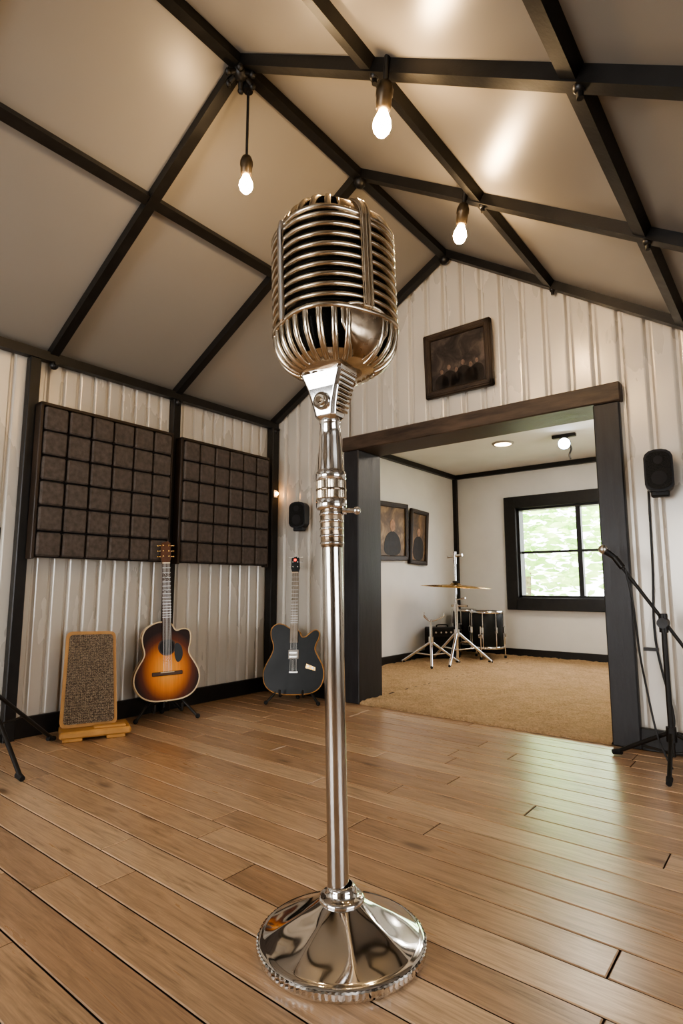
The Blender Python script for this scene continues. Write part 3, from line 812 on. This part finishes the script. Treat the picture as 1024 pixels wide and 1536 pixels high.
picture('framed_painting',.45,.41,'art1','darkwood',(-1.515,YG-.026,2.17),(R(3),R(0),0),.045,figs=((-.11,-.05,.55),(-.06,-.03,.6),(-.01,-.055,.5),(.035,-.02,.6),(.085,-.045,.55),(.125,-.03,.5)),skin='skin2',hd=.75)
picture('framed_portrait',.55,.58,'art2','darkwood',(AXL+.022,4.70,1.345),(R(2),R(-2),R(90)),.05,figs=((.0,.06,1.7),))
picture('framed_portrait.001',.36,.58,'art3','darkwood',(AXL+.022,5.20,1.32),(R(2),R(2),R(90)),.045,figs=((.0,.05,1.2),))
b=MB(); b.box((-.02,-.012,-.03),(.02,.0,.03),'white',.004); b.sph((0,-.022,.0),.014,'amber',12); b.cyl((0,-.002,-.0),(0,-.016,0),.012,None,'socket',12)
b.obj('night_light',loc=(XL+.067,YG-.05,1.50),rot=(0,0,R(90)))

# ---------------------------------------------------------------- drum hardware in annex
b=MB(); c=(-2.62,5.05)
tripod_legs(b,c,.33,.28,[R(-75),R(40),R(165)],'chrome',.013)
b.cyl((c[0],c[1],.05),(c[0],c[1],.60),.016,None,'chrome',14); b.cyl((c[0],c[1],.54),(c[0],c[1],1.0),.011,None,'chrome',12)
b.cyl((c[0],c[1],.50),(c[0],c[1],.56),.026,None,'chrome',14); b.cyl((c[0]-.05,c[1],.545),(c[0]+.12,c[1],.545),.009,None,'chrome',8); b.cyl((c[0]-.0,c[1],.60),(c[0]+.10,c[1],.62),.007,None,'chrome',8)
b.cyl((c[0],c[1],.25),(c[0],c[1],.32),.028,None,'chrome',14); b.cyl((c[0]-.08,c[1],1.02),(c[0]+.08,c[1],1.035),.013,None,'chrome',10); b.cyl((c[0],c[1],.95),(c[0],c[1],1.07),.015,None,'chrome',10)
b.M=Matrix.Translation((c[0],c[1],.735))@Matrix.Rotation(R(3),4,'Y')
b.lathe([(.008,.030),(.04,.026),(.055,.012),(.12,.010),(.34,-.008),(.34,-.010),(.12,.007),(.05,.008),(.008,.024)],'cymbal',64)
b.lathe([(.012,.03),(.03,.032),(.03,.045),(.012,.05)],'rubber',20); b.M=Matrix.Identity(4)
b.obj('cymbal_stand',loc=(0,0,CT))
b=MB(); c=(-2.76,4.80)
tripod_legs(b,c,.30,.20,[R(-60),R(60),R(190)],'chrome',.012)
b.cyl((c[0],c[1],.04),(c[0],c[1],.42),.014,None,'chrome',14); b.cyl((c[0],c[1],.20),(c[0],c[1],.26),.024,None,'chrome',14)
for a in (R(30),R(150),R(270)):
    b.tube([(c[0],c[1],.40),(c[0]+.06*math.cos(a),c[1]+.06*math.sin(a),.42),(c[0]+.12*math.cos(a),c[1]+.12*math.sin(a),.45),(c[0]+.125*math.cos(a),c[1]+.125*math.sin(a),.48)],.007,'chrome',8)
b.obj('snare_drum_stand',loc=(0,0,CT))
def drum(name,r,h,leg,loc):
    b=MB(); z0=leg;z1=leg+h
    b.lathe([(0,z0),(r*.95,z0),(r,z0+.01),(r,z1-.01),(r*.95,z1),(0,z1)],'gblack',48)
    for z in (z0,z1-.025): b.lathe([(r*.97,z),(r*1.04,z),(r*1.04,z+.025),(r*.97,z+.025)],'chrome',48)
    b.lathe([(0,z1+.001),(r*.95,z1+.001)],'blackplastic',40)
    for i in range(8):
        a=i*math.pi/4+.2; x,y=r*1.05*math.cos(a),r*1.05*math.sin(a); b.cyl((x,y,z0+.01),(x,y,z1-.01),.005,None,'chrome',8); b.box((x-.012,y-.012,z0+h*.42),(x+.012,y+.012,z0+h*.58),'chrome',.003)
    for i in range(3):
        a=i*2*math.pi/3+.6; x,y=r*1.10*math.cos(a),r*1.10*math.sin(a); b.cyl((x,y,.02),(x,y,z0+h*.6),.007,None,'chrome',10); b.cyl((x,y,0),(x,y,.025),.013,None,'rubber',10); b.box((x-.018,y-.018,z0+h*.3),(x+.018,y+.018,z0+h*.4),'chrome',.003)
    b.obj(name,loc=loc)
drum('floor_tom_drum',.165,.38,.10,(-2.57,5.62,CT)); drum('floor_tom_drum.001',.135,.36,.12,(-2.93,5.84,CT))
b=MB(); b.box((-.16,-.10,.0),(.16,.10,.31),'blackplastic',.012); b.box((-.135,-.108,.03),(.135,-.098,.22),'grille',.003); b.box((-.14,-.106,.235),(.14,-.098,.29),'rubber',.003)
for i in range(5): b.cyl((-.11+.055*i,-.106,.262),(-.11+.055*i,-.118,.262),.009,None,'steel',12)
b.tube([(-.06,0,.308),(-.05,0,.33),(.05,0,.33),(.06,0,.308)],.007,'rubber',8)
b.obj('guitar_amplifier',loc=(-2.96,5.38,CT),rot=(0,0,R(50)))
b=MB(); b.lathe([(.0,0),(.075,0)],'disk',32,(0,0,-.012)); b.lathe([(.075,-.014),(.095,-.012),(.10,0)],'white',32); b.obj('recessed_ceiling_light',loc=(-2.04,4.94,AZ-.0))
b=MB(); b.box((-.10,-.02,-.03),(.10,.02,0),'black',.003); b.cyl((0,0,-.03),(0,0,-.06),.012,None,'black',10)
b.cyl((-.01,.03,-.06),(.02,-.07,-.10),.045,.055,'black',20); b.cyl((.02,-.07,-.10),(.0207,-.0722,-.1008),.048,None,'spotglow',20)
b.tube([(0,0,-.05),(.05,.02,-.12),(.03,.03,-.18),(.04,.02,-.22)],.008,'black',8)
b.obj('track_spotlight',loc=(-1.50,4.98,AZ))

# ---------------------------------------------------------------- lights
def area(name,loc,rot,sx_,sy,power,col):
    l=bpy.data.lights.new(name,'AREA'); l.shape='RECTANGLE'; l.size=sx_; l.size_y=sy; l.energy=power; l.color=col
    o=bpy.data.objects.new(name,l); o.location=loc; o.rotation_euler=rot; bpy.context.scene.collection.objects.link(o); return o
area('rear_fill_light',(-1.6,YR-.2,1.15),(R(90),0,0),2.2,1.4,52,(1,.97,.93))  # added fill light, just outside the made-up rear window
area('side_fill_light',(XR+.2,.6,.95),(0,R(90),0),.9,2.0,20,(1,.98,.95))  # added fill from the right, outside the made-up side window
area('annex_ceiling_lamp',(-1.3,4.6,AZ-.02),(0,0,0),.5,.5,20,(1,.88,.72))
p=bpy.data.lights.new('annex_fill_light','POINT'); p.energy=12; p.color=(1,.92,.82); p.shadow_soft_size=.05  # added fill without a fixture, brightens the annex ceiling
po=bpy.data.objects.new('annex_fill_light',p); po.location=(-.95,4.6,1.75); bpy.context.scene.collection.objects.link(po)
s=bpy.data.lights.new('sun','SUN'); s.energy=24; s.angle=R(1); s.color=(1,.95,.85)
so=bpy.data.objects.new('sun',s); so.rotation_euler=(R(32),R(6),0); bpy.context.scene.collection.objects.link(so)
w_=bpy.data.worlds.new('sky'); bpy.context.scene.world=w_; w_.use_nodes=True
bg=w_.node_tree.nodes['Background']; bg.inputs[0].default_value=(.96,.97,1,1); bg.inputs[1].default_value=9.0
try: bpy.context.scene.view_settings.look='AgX - Medium High Contrast'
except Exception: pass

# ---------------------------------------------------------------- camera
cd=bpy.data.cameras.new('camera'); cd.sensor_fit='VERTICAL'; cd.sensor_height=36; cd.sensor_width=24; cd.lens=850/1536*36
cd.clip_start=.02
co=bpy.data.objects.new('camera',cd); co.location=(0,0,.8); co.rotation_euler=(R(97.5),0,PSI)
bpy.context.scene.collection.objects.link(co); bpy.context.scene.camera=co
